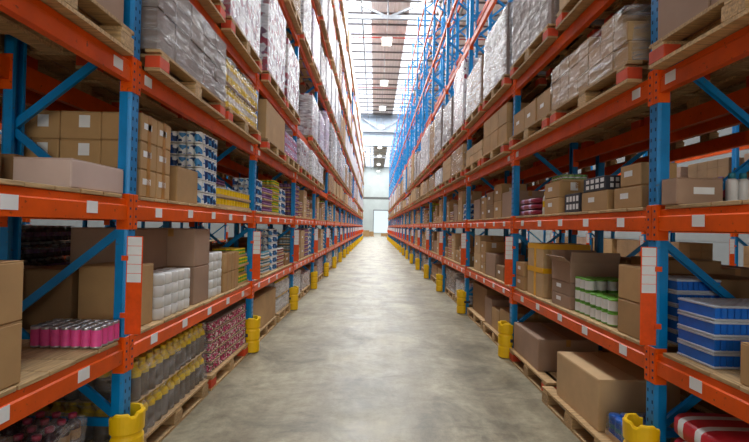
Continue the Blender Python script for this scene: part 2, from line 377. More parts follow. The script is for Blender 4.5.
def labels_mesh():
    b = MB()
    for i in range(5): c = -BL / 2 + .3 + i * .52; b.box(-.0025, 0, c - .045, c + .045, -.034, .03)
    return b.mesh('shelf_label', LABEL)
LABS = labels_mesh()
def plate_mesh():
    b = MB().box(0, .098, -.002, .002, 0, .60, 0).box(-.03, .012, -.004, .006, .1, .13, 0).box(-.03, .012, -.004, .006, .45, .48, 0)
    for i in range(5): z = .595 - i * .056; b.box(.006, .092, -.0032, .0032, z - .053, z, 1)
    return b.mesh('marker_plate', [cmat('orange_plate', (238, 84, 12)), LABEL])
PLATE = plate_mesh()
def brace_list(top): 
    out = [((0, .36), (1, .36))]; z = .36; f = 0
    while z + .6 < top:
        out.append(((f, z + .03), (1 - f, z + .6))); z += .6; f = 1 - f
    out.append(((0, top - .15), (1, top - .15))); return out
def one_brace(seg):
    (a, z0), (c, z1) = seg; b = MB(); X = lambda q: -.05 - q * (DEP - .1)
    b.bar((X(a), 0, z0), (X(c), 0, z1), .03, .04); b.bar((X(a), -.012, z0), (X(c), -.012, z1), .005, .05); return b
BR = [one_brace(s).mesh('brace', BLUE) for s in brace_list(TOP)]
ball = MB()
for s in brace_list(TOP):
    o = one_brace(s); k = len(ball.v); ball.v += o.v; ball.f += [tuple(i + k for i in f) for f in o.f]; ball.m += o.m
BRALL = ball.mesh('brace', BLUE)
PW = .185
PLANK = MB().cbox(-DEP + .0, -.004, -PW / 2 + .003, PW / 2 - .003, 0, DECK, .003).mesh('plank', WOODX)
dm = MB(); n = int(BL / PW)
for i in range(n): c = -BL / 2 + PW * (i + .5) + (BL - n * PW) / 2; dm.box(-DEP, -.004, c - PW / 2 + .004, c + PW / 2 - .004, 0, DECK)
DECKM = dm.mesh('shelf_deck', WOODX)

def rack(name, side, xface, label, k0=-1, k1=19, levels=8, near=False, aisle_labels=True, deck_levels=(1, 2), flip=False):
    """xface: x of the aisle side; side -1: racking lies towards -x. flip for racks whose aisle face looks the other way"""
    R = empty(name, (xface, 0, 0)); R.rotation_euler = (0, 0, 0 if side < 0 else PI)
    ys = -1 if side > 0 else 1                       # local y = ys * world y
    tag(R, label, 'rack')
    for k in range(k0, k1 + 1):
        nearp = near and k <= 2
        for nm, x, rz in (('post', 0, 0), ('rear_post', -DEP, PI)):
            p = link(nm, POST[bool(nearp and nm == 'post')], R, (x, ys * py(k), 0), rz)
            if nm == 'post' and aisle_labels and k >= 0: 
                q = link('marker_plate', PLATE, p, (.002, -.052 * ys, LV[2] - .765)); 
                if k == 0: q['label'] = 'orange rectangular plate with five white stickers'
        if nearp:
            for me in BR: link('brace', me, R, (0, ys * py(k), 0))
        else: link('brace', BRALL, R, (0, ys * py(k), 0))
    for b in range(k0 + 1, k1 + 1):
        yc = ys * (py(b - 1) + PITCHB / 2)
        for l in range(1, levels + 1):
            bm = link('beam', BEAM, R, (0, yc, LV[l])); rb = link('rear_beam', BEAM, R, (-DEP, yc, LV[l]), PI)
            if b <= 4 or l <= 4:
                for s in (-1, 1): link('connector', CONN[s], bm)
                if b <= 1 and near:
                    for s in (-1, 1): link('connector', CONN[s], rb)
            if aisle_labels and l <= 3:
                if b <= 4 and (l < 3):
                    for i in range(5):
                        c = -BL / 2 + .28 + i * .52 + RND.uniform(-.03, .03); link('shelf_label', LABM, bm, (.0005, c * ys, RND.uniform(-.012, 0)))
                elif l < 3: link('shelf_labels', LABS, bm)
                elif b <= 3:
                    for c in (-BL / 2 + .1, BL / 2 - .14): link('shelf_label', LABM, bm, (.0005, c, 0))
            if l in deck_levels:
                if near and b <= 2:
                    for i in range(n):
                        c = -BL / 2 + PW * (i + .5) + (BL - n * PW) / 2
                        link('plank', PLANK, R, (RND.uniform(-.004, .004), yc + c, LV[l] + BH + RND.uniform(0, .002)))
                else: link('shelf_deck', DECKM, R, (0, yc, LV[l] + BH))
    return R
rack('pallet_rack', -1, -DL, 'blue and orange pallet racking along the left of the aisle', near=True)
rack('pallet_rack', 1, DR, 'blue and orange pallet racking along the right of the aisle', near=True)
XL2 = -(DL + 2 * DEP + GAP); XR2 = DR + 2 * DEP + GAP
rack('pallet_rack', 1, XL2, 'racking standing back to back behind the left rack', k1=19, levels=4, aisle_labels=False)
rack('pallet_rack', -1, XR2, 'racking standing back to back behind the right rack', k1=19, levels=4, aisle_labels=False)
rack('pallet_rack', -1, XL2 - 3.2, 'distant racking across the next aisle, seen through the left shelves', k1=6, levels=4)
rack('pallet_rack', 1, XR2 + 3.2, 'distant racking across the next aisle, seen through the right shelves', k1=6, levels=4)

# ------------------------------------------------------------------ yellow post guards
def guard_mesh():
    b = MB(); n = 22; a0, a1 = math.radians(-125), math.radians(125)
    prof = [(.088, 0), (.096, .01), (.096, .125), (.088, .14), (.088, .15), (.098, .165), (.098, .27), (.088, .285), (.088, .295), (.1, .31), (.104, .42), (.098, .43), (.082, .43), (.08, .3), (.08, 0)]
    for i in range(n + 1):
        a = a0 + (a1 - a0) * i / n; dip = .02 if abs(math.sin(a * 2.2)) > .93 else 0
        for j, (r, z) in enumerate(prof):
            b.v.append(((r) * math.cos(a) * 1.02, r * math.sin(a), z - (dip if z > .40 else 0)))
    m = len(prof)
    for i in range(n):
        for j in range(m):
            k = (j + 1) % m; b.f.append((i * m + j, (i + 1) * m + j, (i + 1) * m + k, i * m + k)); b.m.append(0)
    b.f.append(tuple(range(m))); b.m.append(0); b.f.append(tuple(n * m + j for j in range(m))[::-1]); b.m.append(0)
    return b.mesh('post_guard', YELLOW)
G = guard_mesh()
STRAP = {s: MB().box(-x - .005, -x, -.101, .101, .2, .24).box(-x, -.02, -.105, -.1, .2, .24).box(-x, -.02, .1, .105, .2, .24).mesh('strap', CHAR) for s, x in ((-1, .078), (1, .130))}
for s, d, w in ((-1, DL, 'left'), (1, DR, 'right')):
    for k in range(0, NB):
        o = link('post_guard', G, None, (s * (d - (.0 if s < 0 else .05)), py(k), .009), 0 if s < 0 else PI)
        tag(o, 'yellow plastic guard around the foot of the %s post of the %s rack' % (ORD[k + 1], w), 'post guard', 'yellow guards on the %s rack posts' % w)
        if k < 3: link('strap', STRAP[s], o)

# ------------------------------------------------------------------ goods: prototypes and placing
PROTO = {}
def copy_tree(r):
    c = r.copy(); COL.objects.link(c)
    for ch in r.children:
        d = ch.copy(); COL.objects.link(d); d.parent = c
        for g in ch.children:
            e = g.copy(); COL.objects.link(e); e.parent = d
    return c
def put(key, side, u, y, z, label, group=None, jit=.02, cat=None):
    """u = distance of the thing's centre behind the aisle face of the rack"""
    global CUR
    CUR = side; mk = PROTO.get((key, side))
    if mk is None:
        o = build(key); PROTO[(key, side)] = o
    else: o = copy_tree(mk)
    for k in ('group', 'kind'):
        if k in o: del o[k]
    d = DL if side < 0 else DR
    o.location = (side * (d + u), y, z); o.rotation_euler = (0, 0, (0 if side < 0 else PI) + RND.uniform(-jit, jit))
    o['label'] = label
    o['category'] = cat or o['category']
    if group: o['group'] = group
    return o
def build(key):
    o = globals()['mk_' + key[0]](*key[1:]); return o

def mk_carton(L, D, H, tone=0, tape=1, lab=1, detail=1):
    """L along the aisle, D deep, H high"""
    b = MB(); c = min(.006, H * .04); b.cbox(-D / 2, D / 2, -L / 2, L / 2, 0, H - .004, c)
    b.box(-D / 2 + .002, -.002, -L / 2 + .002, L / 2 - .002, H - .004, H); b.box(.002, D / 2 - .002, -L / 2 + .002, L / 2 - .002, H - .004, H - .0005)
    o = link('carton', b.mesh('carton', KRAFT[tone])); tag(o, '', 'box')
    if tape == 1 and detail:
        w = .024; t = MB().box(-w, w, -L / 2, L / 2, H, H + .0012)
        for s in (-1, 1): t.box(-w, w, s * (L / 2) - .0008, s * (L / 2) + .0012, H - min(.07, H * .45), H + .001)
        link('tape', t.mesh('tape', TAPE), o)
    if tape == 2:                                         # tape running down the aisle face
        t = MB(); w = .022
        t.box(D / 2 - .0008, D / 2 + .0012, -w, w, 0, H); t.box(-D / 2, D / 2, -w, w, H, H + .0012); t.box(-D / 2 - .0012, -D / 2 + .0008, -w, w, 0, H)
        link('tape', t.mesh('tape', TAPE), o)
    if tape == 3:                                         # bright yellow bands
        t = MB(); w = .028
        for zz in (H * .5, H - .03): t.box(-D / 2 - .0015, D / 2 + .0015, -L / 2 - .0015, L / 2 + .0015, zz - w, zz + w)
        t.box(-D / 2 - .002, D / 2 + .002, -w, w, 0, H + .002); t.box(-w, w, -L / 2 - .002, L / 2 + .002, 0, H + .002)
        link('tape', t.mesh('tape', YTAPE), o)
    if lab and detail:
        lw, lh = min(.05, L * .3), min(.04, H * .3); link('label', MB().box(D / 2, D / 2 + .0012, -L * .1 - lw, -L * .1 + lw, H * .45, H * .45 + lh).mesh('label', LABEL), o)
        lw = min(.036, D * .2); lh = min(.08, H * .5); e = L / 2 * CUR; link('label', MB().box(D * .1 - lw, D * .1 + lw, min(e, e + CUR * .0012), max(e, e + CUR * .0012), H * .42, H * .42 + lh).mesh('label', LABEL), o)
    return o
def can_me(r, h, body, lid=METAL, seg=14, band=None):
    prof = [(r * .94, 0), (r, h * .02), (r, h * .08), (r * .985, h * .1), (r * .985, h * .42), (r * .985, h * .62), (r * .985, h * .86), (r, h * .9), (r, h * .97), (r * .9, h)]
    return prof, [2, 2, 2, 0, 1 if band else 0, 0, 2, 2, 2], [body, band or body, lid]
def mk_cantray(nx, ny, nz, r, h, body, lid, band=None, indiv=0, film=1):
    """tray of cans, nx deep, ny along"""
    o = empty('can_tray'); tag(o, '', 'can pack'); prof, mi, ms = can_me(r, h, MT[body], MT[lid], 12 if indiv else 9, MT[band] if band else None)
    D, L = nx * 2 * r, ny * 2 * r
    t = MB().box(-D / 2 - .004, D / 2 + .004, -L / 2 - .004, L / 2 + .004, 0, .004)
    for s in (-1, 1): t.box(s * (D / 2 + .004) - .0015, s * (D / 2 + .004) + .0015, -L / 2 - .004, L / 2 + .004, 0, h * .28); t.box(-D / 2 - .004, D / 2 + .004, s * (L / 2 + .004) - .0015, s * (L / 2 + .004) + .0015, 0, h * .28)
    if film != 2: link('tray', t.mesh('tray', KRAFT[1]), o)
    if indiv: one = MB().lathe(prof, 0, 0, 0, 14, mi).mesh('can', ms, True)
    allm = MB()
    for k in range(nz):
        for i in range(nx):
            for j in range(ny):
                x = -D / 2 + r + i * 2 * r; y = -L / 2 + r + j * 2 * r; z = .004 + k * (h + .002)
                if indiv: link('can', one, o, (x, y, z))
                elif i in (0, nx - 1) or j in (0, ny - 1) or k == nz - 1: allm.lathe(prof, x, y, z, 9, mi)
    if not indiv: link('cans', allm.mesh('cans', ms, True), o)
    if film == 1: link('shrink_film', MB().cbox(-D / 2 - .006, D / 2 + .006, -L / 2 - .006, L / 2 + .006, 0.001, nz * (h + .002) + .008, .012).mesh('shrink_film', FILM), o)
    return o
def bottle_prof(r, h): return [(r * .9, 0), (r, h * .03), (r, h * .3), (r * .96, h * .33), (r * .96, h * .6), (r, h * .64), (r * .9, h * .74), (r * .45, h * .85), (r * .42, h * .88), (r * .5, h * .885), (r * .5, h * .99), (r * .4, h)]
BMI = [0, 0, 0, 1, 0, 0, 0, 0, 2, 2, 2]
def mk_bottles(nx, ny, r, h, body, band, cap, indiv=0, film=1):
    o = empty('bottle_pack'); tag(o, '', 'bottle pack'); D, L = nx * 2 * r, ny * 2 * r; ms = [MT[body], MT[band], MT[cap]]
    a = MB()
    if indiv: one = MB().lathe(bottle_prof(r, h), 0, 0, 0, 14, BMI).mesh('bottle', ms, True)
    for i in range(nx):
        for j in range(ny):
            x = -D / 2 + r + i * 2 * r; y = -L / 2 + r + j * 2 * r
            if indiv: link('bottle', one, o, (x, y, .002))
            elif i in (0, nx - 1) or j in (0, ny - 1) or h > 0: a.lathe(bottle_prof(r, h), x, y, .002, 8, BMI)
    if not indiv: link('bottles', a.mesh('bottles', ms, True), o)
    if film: link('shrink_film', MB().cbox(-D / 2 - .005, D / 2 + .005, -L / 2 - .005, L / 2 + .005, 0.001, h + .006, .02).mesh('shrink_film', FILM), o)
    return o
def mk_bottle(r, h, body, band, cap):
    o = link('bottle', MB().lathe(bottle_prof(r, h), 0, 0, 0, 16, BMI).mesh('bottle', [MT[body], MT[band], MT[cap]], True)); tag(o, '', 'bottle'); return o
def mk_spray(r, h):
    o = link('spray_bottle', MB().lathe([(r * .92, 0), (r, .006), (r, h * .72), (r * .9, h * .78), (r * .62, h * .82)], 0, 0, 0, 18).mesh('bottle', WHITE, True)); tag(o, '', 'bottle')
    link('cap', MB().lathe([(r * .6, h * .82), (r * .6, h * .97), (r * .5, h)], 0, 0, 0, 14).mesh('cap', MT['teal'], True), o); return o
def mk_rolls(nx, ny, nz, r, h, mat='white'):
    """bundle of paper rolls / tubs standing in columns"""
    o = empty('roll_bundle'); tag(o, '', 'roll bundle'); D, L = nx * 2 * r, ny * 2 * r
    one = MB().lathe([(r * .9, 0), (r * .99, h * .08), (r * .99, h * .9), (r * .92, h * .99), (r * .4, h)], 0, 0, 0, 14).mesh('roll', MT[mat], True)
    for i in range(nx):
        for j in range(ny):
            for k in range(nz): link('roll', one, o, (-D / 2 + r + i * 2 * r, -L / 2 + r + j * 2 * r, k * h))
    return o
def mk_jars(ny, r, h, body, cap):
    return mk_bottles(1, ny, r, h, body, body, cap, 0, 0)
def mk_slabpack(D, L, H):
    """retail pack of small blue boxes between white edges"""
    o = empty('blue_pack'); tag(o, '', 'pack'); b = MB(); nd = int(D / .033); gd = D / nd
    for i in range(nd): x = -D / 2 + gd * i; b.cbox(x + .002, x + gd - .002, -L / 2, L / 2, .012, H - .014, .003, 0)
    link('boxes', b.mesh('boxes', NAVY), o)
    w = MB().cbox(-D / 2 - .003, D / 2 + .003, -L / 2 - .003, L / 2 + .003, 0, .013, .003).cbox(-D / 2 - .003, D / 2 + .003, -L / 2 - .003, L / 2 + .003, H - .014, H - .002, .003)
    for i in range(nd):
        for j in range(8): w.box(-D / 2 + gd * i + .006, -D / 2 + gd * (i + 1) - .006, -L / 2 + L * j / 8 + .004, -L / 2 + L * (j + 1) / 8 - .004, H - .002, H)
    link('tray', w.mesh('tray', paint('pale_tray', (196, 204, 216), .5)), o); return o
def mk_cupcase(D, L, H):
    o = link('cup_case', MB().cbox(-D / 2, D / 2, -L / 2, L / 2, 0, H, .004).mesh('cup_case', CHAR)); tag(o, '', 'case')
    w = MB()
    for k in range(2):
        for j in range(4):
            z = H * (.16 + .42 * k); y = -L / 2 + L * (.14 + .22 * j); w.box(D / 2, D / 2 + .002, y, y + L * .14, z, z + H * .28)
            for s in (-1, 1): x = -D / 2 + D * (.55 + .1 * j); w.box(x, x + D * .06, s * L / 2 - .002, s * L / 2 + .002, z, z + H * .28)
    link('printed_cups', w.mesh('printed_cups', LABEL), o); return o
def mk_opencarton(L, D, H, tone=3):
    t = .006; o = empty('open_carton'); tag(o, '', 'box')
    b = MB().box(-D / 2, D / 2, -L / 2, L / 2, 0, t)
    for s in (-1, 1): b.box(s * D / 2 - t / 2, s * D / 2 + t / 2, -L / 2, L / 2, 0, H); b.box(-D / 2, D / 2, s * L / 2 - t / 2, s * L / 2 + t / 2, 0, H)
    link('body', b.mesh('body', KRAFT[tone]), o)
    fh = D * .22
    for s in (-1, 1):
        f = MB().box(-t / 2, t / 2, -L / 2, L / 2, 0, fh * .8); q = link('flap', f.mesh('flap', KRAFT[tone]), o, (s * D / 2, 0, H)); q.rotation_euler = (0, s * (.9 if s > 0 else .2), 0)
        f = MB().box(-D / 2, D / 2, -t / 2, t / 2, 0, fh); q = link('flap', f.mesh('flap', KRAFT[tone]), o, (0, s * L / 2, H)); q.rotation_euler = (-s * .16, 0, 0)
    return o
def mk_fruitsack(L, D, H, mat):
    o = link('wrapped_bundle', None); bpy.data.objects.remove(o)
    return None
def pallet_bm(L, D, blocks=True): pass
def mk_pallet(L, D, ends=0, detail=1):
    """L along the aisle (y), D deep (x). ends: 1 = blocks at both ends painted orange"""
    H = .144; o = empty('pallet') if detail else None
    nb = 7 if D > .9 else 6; bw = .1
    top = MB().cbox(-bw / 2, bw / 2, -L / 2, L / 2, H - .022, H, .002); cross = MB().box(-D / 2, D / 2, -.05, .05, H - .044, H - .022)
    blk = MB().cbox(-.05, .05, -.07, .07, .022, H - .044, .003); bot = MB().box(-.05, .05, -L / 2, L / 2, 0, .022)
    xs = [-D / 2 + bw / 2 + i * (D - bw) / (nb - 1) for i in range(nb)]; ysb = (-L / 2 + .07, 0, L / 2 - .07); xb = (-D / 2 + .05, 0, D / 2 - .05)
    if detail:
        tag(o, '', 'pallet'); tm, cm, bm, om, bo = top.mesh('deck_board', WOOD), cross.mesh('stringer_board', WOODX), blk.mesh('block', WOOD), blk.mesh('block', OWOOD), bot.mesh('bottom_board', WOOD)
        for x in xs: link('deck_board', tm, o, (x, 0, 0))
        for y in ysb: link('stringer_board', cm, o, (0, y * .98, 0))
        for y in ysb:
            for x in xb:
                q = link('block', om if (ends and y != 0) else bm, o, (x, y, 0))
                if ends and y != 0: q['label'] = 'orange painted corner block'
        for x in xb: link('bottom_board', bo, o, (x, 0, 0))
        return o
    b = MB()
    for x in xs: b.box(x - bw / 2, x + bw / 2, -L / 2, L / 2, H - .022, H)
    for y in ysb:
        b.box(-D / 2, D / 2, y - .05, y + .05, H - .044, H - .022)
        for x in xb: b.box(x - .05, x + .05, y - .07, y + .07, .022, H - .044, 1 if (ends and y != 0) else 0)
    for x in xb: b.box(x - .05, x + .05, -L / 2, L / 2, 0, .022)
    o = link('pallet', b.mesh('pallet', [WOOD, OWOOD])); tag(o, '', 'pallet'); return o
def film_shell(L, D, H, seed, sag=.02):
    """wrinkled film hull round a load, open at the bottom"""
    b = MB(); nu = 56; nv = 12
    per = []
    for i in range(nu):
        t = i / nu * 2 * (L + D)
        if t < L: p = (D / 2, -L / 2 + t, 1, 0)
        elif t < L + D: p = (D / 2 - (t - L), L / 2, 0, 1)
        elif t < 2 * L + D: p = (-D / 2, L / 2 - (t - L - D), -1, 0)
        else: p = (-D / 2 + (t - 2 * L - D), -L / 2, 0, -1)
        per.append(p)
    def w(x, y, z): return noise.noise(Vector((x * 3 + seed, y * 3, z * 9 + y * 4))) * sag + .008
    for j in range(nv + 1):
        z = H * j / nv
        for (x, y, nx, ny) in per:
            k = w(x, y, z); zz = z + (noise.noise(Vector((x * 4, y * 4, seed))) * .04 - .012 if j == nv else 0); sh = .985 if j == nv else 1
            b.v.append(((x + nx * k) * sh, (y + ny * k) * sh, zz if j else .002))
    for j in range(nv):
        for i in range(nu):
            k = (i + 1) % nu; b.f.append((j * nu + i, j * nu + k, (j + 1) * nu + k, (j + 1) * nu + i)); b.m.append(0)
    # top: inner ring then fan
    base = nv * nu; r2 = len(b.v)
    for (x, y, nx, ny) in per: b.v.append((x * .6, y * .6, H + .012 + noise.noise(Vector((x * 6, y * 6, seed))) * .03))
    ct = len(b.v); b.v.append((0, 0, H + .012))
    for i in range(nu):
        k = (i + 1) % nu; b.f.append((base + i, base + k, r2 + k, r2 + i)); b.m.append(0); b.f.append((r2 + i, r2 + k, ct)); b.m.append(0)
    return b
def mk_load(L, D, H, ny, nx, nz, mat, film='clear', seed=1, indiv=0, top=1.0, band=None):
    """cartons stacked nx deep, ny along, nz high; stretch wrapped when film"""
    o = empty('pallet_load'); tag(o, '', 'pallet load'); cl_, cd, ch = L / ny, D / nx, H / nz; ms = [MT[mat], MT[band or mat]]
    def cart(b, x, y, z):
        g = .004; b.cbox(x + g / 2, x + cd - g / 2, y + g / 2, y + cl_ - g / 2, z, z + ch - .002, .004)
        if band:
            b.box(x + .0, x + cd, y + cl_ * .12, y + cl_ * .88, z + ch * .3, z + ch * .62, 1); b.box(x + cd * .15, x + cd * .85, y, y + cl_, z + ch * .3, z + ch * .62, 1)
    a = MB(); one = None; r = random.Random(seed)
    if indiv: t = MB(); cart(t, -cd / 2, -cl_ / 2, 0); one = t.mesh('carton', ms)
    for k in range(nz):
        for i in range(nx):
            for j in range(ny):
                if 0 < i < nx - 1 and 0 < j < ny - 1 and k < nz - 1: continue
                if k == nz - 1 and r.random() > top: continue
                x = -D / 2 + cd * i; y = -L / 2 + cl_ * j; z = ch * k
                if indiv: link('carton', one, o, (x + cd / 2 + r.uniform(-.004, .004), y + cl_ / 2, z))
                else: cart(a, x, y, z)
    if not indiv: link('cartons', a.mesh('cartons', ms), o)
    if film: link('stretch_film', film_shell(L, D, H, seed).mesh('stretch_film', FILM if film == 'clear' else FILMW, True), o)
    return o
def mk_block(L, D, H, mat):
    o = mk_load(L, D, H, 4, 3, 3, mat, None, 90); o.name = 'carton_block'; o['category'] = 'boxes'; return o
def mk_bottleload(L, D, H, ny, nx, nz, body, band, cap, film=1, seed=1, shoulder=0):
    BI = [0, 0, 0, 0, 1, 1, 1, 1, 2, 2, 2] if shoulder else BMI
    o = empty('pallet_load'); tag(o, '', 'pallet load'); r = min(L / ny, D / nx) / 2; h = H / nz
    for k in range(nz):
        a = MB()
        for i in range(nx):
            for j in range(ny):
                if 1 < i < nx - 2 and 1 < j < ny - 2: continue
                a.lathe(bottle_prof(r, h - .012), -D / 2 + r + i * D / nx, -L / 2 + r + j * L / ny, k * h + .006, 8, BI)
        link('bottles', a.mesh('bottles', [MT[body], MT[band], MT[cap]], True), o)
        link('layer_sheet', MB().box(-D / 2, D / 2, -L / 2, L / 2, k * h, k * h + .005).mesh('layer_sheet', KRAFT[1]), o)
    if film: link('stretch_film', film_shell(L, D, H, seed).mesh('stretch_film', FILM, True), o)
    return o
def mk_canload(L, D, H, ny, nx, nz, body, lid, band=None, film=0, seed=1):
    o = empty('pallet_load'); tag(o, '', 'pallet load'); r = min(L / ny, D / nx) / 2; h = H / nz; a = MB()
    prof, mi, ms = can_me(r, h - .008, MT[body], MT[lid], 8, MT[band] if band else None)
    for k in range(nz):
        for i in range(nx):
            for j in range(ny):
                if 1 < i < nx - 2 and 1 < j < ny - 2: continue
                a.lathe(prof, -D / 2 + r + i * D / nx, -L / 2 + r + j * L / ny, k * h + .005, 8, mi)
        link('layer_sheet', MB().box(-D / 2, D / 2, -L / 2, L / 2, k * h, k * h + .004).mesh('layer_sheet', KRAFT[1]), o)
    link('cans', a.mesh('cans', ms, True), o)
    if film: link('stretch_film', film_shell(L, D, H, seed).mesh('stretch_film', FILM, True), o)
    return o
def mk_softpack(L, D, H, mat, band):
    """soft plastic wrapped multipack with rounded shoulders"""
    o = empty('soft_pack'); tag(o, '', 'pack'); n = 8; b = MB()
    pr = []
    for i in range(20):
        a = 2 * PI * i / 20; c, s = math.cos(a), math.sin(a); e = .45
        pr.append((D / 2 * math.copysign(abs(c) ** e, c), H / 2 + H / 2 * math.copysign(abs(s) ** e, s)))
    for k in range(9):
        t = k / 8; y = -L / 2 + L * t; sc = 1 - .25 * (abs(2 * t - 1) ** 6); 
        for p, q in pr: b.v.append((p * sc, y, H / 2 + (q - H / 2) * sc))
    for k in range(8):
        for i in range(20):
            j = (i + 1) % 20; b.f.append((k * 20 + i, k * 20 + j, (k + 1) * 20 + j, (k + 1) * 20 + i)); b.m.append(1 if k in (2, 5) else 0)
    b.f.append(tuple(range(20))[::-1]); b.m.append(0); b.f.append(tuple(160 + i for i in range(20))); b.m.append(0)
    link('bag', b.mesh('bag', [MT[mat], MT[band]], True), o); return o
MT = dict(floral=FLORAL, bluew=BLUEWHITE, redw=REDWHITE, kraft=KRAFT[0], pale=KRAFT[1], brown=KRAFT[2], rose=KRAFT[3], white=WHITE, metal=METAL, dark=DARK, char=CHAR, pink=PINK, blue=BLUEP, navy=NAVY, green=GREEN, yellow=YEL,
          purple=PURP, burg=BURG, red=RED, mag=MAG, teal=TEAL, lilac=LILAC, cream=CREAM, label=LABEL, greyc=paint('grey_card', (140, 124, 116), .7, 0, .08, 3), amber=paint('amber_bottle', (120, 108, 96), .2, 0, .1, 12))

S1, S2 = LV[1] + BH + DECK + .003, LV[2] + BH + DECK + .003
def Z(l): return {0: 0.0, 1: S1, 2: S2}.get(l) if l < 3 else LV[l] + BH + .003
SD = {-1: 'left', 1: 'right'}
PALH = .144
PC = {}
def pallet(side, u, y, l, L=1.2, D=.9, ends=0, detail=1, what='', z=None):
    k = (side, l, what)
    lab = what or 'wooden pallet'
    return put(('pallet', L, D, ends, detail), side, u, y, Z(l) if z is None else z, lab, None, .008)

# ================================================================== hand placed goods, nearest bays
def T(key, side, y0, y1, u0, z, label, group=None, jit=.012):
    """place by y range and front edge u0; the size is in the key: returns the object"""
    D = {'carton': 2, 'opencarton': 2}.get(key[0])
    if key[0] in ('carton', 'opencarton'): d = key[2]
    elif key[0] == 'load' or key[0].endswith('load') or key[0] == 'softpack': d = key[2]
    elif key[0] == 'slabpack' or key[0] == 'cupcase': d = key[1]
    elif key[0] == 'cantray': d = key[1] * 2 * key[4]
    elif key[0] == 'bottles': d = key[1] * 2 * key[3]
    elif key[0] == 'rolls': d = key[1] * 2 * key[4]
    else: d = .1
    return put(key, side, u0 + d / 2, (y0 + y1) / 2, z, label, group, jit)
LFT, RGT = -1, 1
# ---- left, first shelf, nearest bay
for i, (h, z) in enumerate(((.27, 0), (.262, .272))):
    T(('carton', .52, .46, .27 if i == 0 else .262, 0, 1, 0), LFT, 1.42, 1.94, .02, S1 + z, ('lower' if i == 0 else 'upper') + ' of two tan cartons at the left picture edge on the first shelf', 'cartons at the left picture edge', .01)
T(('cantray', 7, 4, 1, .028, .118, 'pink', 'metal', None, 1, 2), LFT, 2.44, 2.67, .0, S1, 'block of pink cans with silver lids on the left first shelf')
T(('carton', .34, .34, .39, 2, 0, 0), LFT, 2.86, 3.2, .44, S1, 'tall brown carton behind the pink cans, nearer the blue post')
T(('carton', .34, .22, .38, 3, 0, 0), LFT, 2.86, 3.2, .82, S1, 'tall brown carton behind the pink cans, farther from the blue post')
T(('carton', .30, .34, .42, 0, 0, 0), LFT, 2.86, 3.16, .06, S1, 'tan carton between the first left post and the white rolls')
T(('rolls', 2, 5, 4, .056, .083), LFT, 3.20, 3.76, .03, S1, 'stack of white paper rolls four high on the left first shelf')
for k in (0, 1): T(('carton', .34, .42, .33, 3, 1, 0), LFT, 3.83, 4.16, .04, S1 + k * .332, ('upper' if k else 'lower') + ' rose-brown carton beside the white rolls on the left first shelf', 'rose cartons by the white rolls')
for k in (0, 1): T(('carton', .5, .5, .33, 3, 0, 0), LFT, 3.35, 3.80, .28, S1 + k * .332, ('upper' if k else 'lower') + ' big rose-brown carton standing behind the white rolls', 'rose cartons behind the white rolls')
for k in range(5): T(('rolls', 3, 3, 1, .06, .084), LFT, 4.18, 4.52, .03, S1 + k * .086, 'white roll layer, %s from the bottom, between rose and brown cartons' % ORD[k + 1], 'white roll layers on the left first shelf')
for j in range(2):
    for k in range(2): T(('carton', .24, .3, .2, 0, 2, 0), LFT, 4.56 + j * .25, 4.80 + j * .25, .03, S1 + k * .202, '%s %s small taped carton right of the white roll layers' % (('near', 'far')[j], ('lower', 'upper')[k]), 'small taped cartons right of the white rolls')
for k in range(4): T(('cantray', 4, 6, 1, .035, .095, 'green', 'yellow', 'yellow', 0, 0), LFT, 5.07, 5.49, .05 + (.03 if k % 2 else 0), S1 + k * .107, 'green and yellow can tray, %s from bottom, before the second left post' % ORD[k + 1], 'green and yellow can trays on the left first shelf')
# ---- left, second shelf
T(('carton', .46, .30, .15, 4, 0, 0), LFT, 2.22, 2.68, .02, S2, 'long flat rose-grey carton near the left post on the second shelf')
T(('carton', .40, .36, .17, 2, 0, 0), LFT, 2.26, 2.66, .34, S2, 'brown carton behind the long flat carton on the left second shelf')
T(('carton', .5, .4, .17, 2, 0, 0), LFT, 1.68, 2.18, .34, S2, 'brown carton at the left picture edge on the second shelf')
for k in range(3):
    for j in range(2):
        for i in range(3):
            T(('carton', .205, .265, .182, 0, 2, 1), LFT, 2.87 + j * .21, 3.075 + j * .21, .02 + i * .27, S2 + k * .184, 'taped tan carton, %s row, %s column, %s deep, behind the first left post' % (('bottom', 'middle', 'top')[k], ('near', 'far')[j], ('front', 'middle', 'back')[i]), 'block of taped cartons on the left second shelf')
T(('carton', .4, .26, .28, 0, 1, 0), LFT, 3.45, 3.85, .04, S2, 'plain tan carton in front of the blue and white cans')
for k in range(6):
    T(('cantray', 4, 6, 1, .036, .1, 'bluew', 'white', None, 0, 2), LFT, 3.88, 4.3, .03, S2 + k * .108, 'tray of blue and white cans, %s from the bottom of the stack' % ORD[k + 1], 'blue and white can trays on the left second shelf')
for k in range(5):
    T(('cantray', 4, 6, 1, .036, .1001, 'bluew', 'white', None, 0, 2), LFT, 3.42, 3.83, .33, S2 + k * .108, 'tray of blue and white cans behind the plain carton, %s from bottom' % ORD[k + 1], 'blue and white can trays behind the plain carton')
for j in range(2):
    for k in range(2): T(('cantray', 3, 6, 1, .045, .095, 'yellow', 'metal', None, 1, 0), LFT, 4.36 + j * .56, 4.89 + j * .56, .03, S2 + k * .101, '%s %s tray of yellow cans on the left second shelf' % (('near', 'far')[j], ('lower', 'upper')[k]), 'yellow can trays on the left second shelf')
for j in range(2):
    for k in range(4): T(('cantray', 4, 7, 1, .038, .08, 'purple', 'lilac', 'lilac', 0, 0), LFT, 4.36 + j * .56, 4.89 + j * .56, .34, S2 + k * .09, '%s purple can tray behind the yellow cans, %s from the bottom' % (('near', 'far')[j], ORD[k + 1]), 'purple can trays behind the yellow cans')
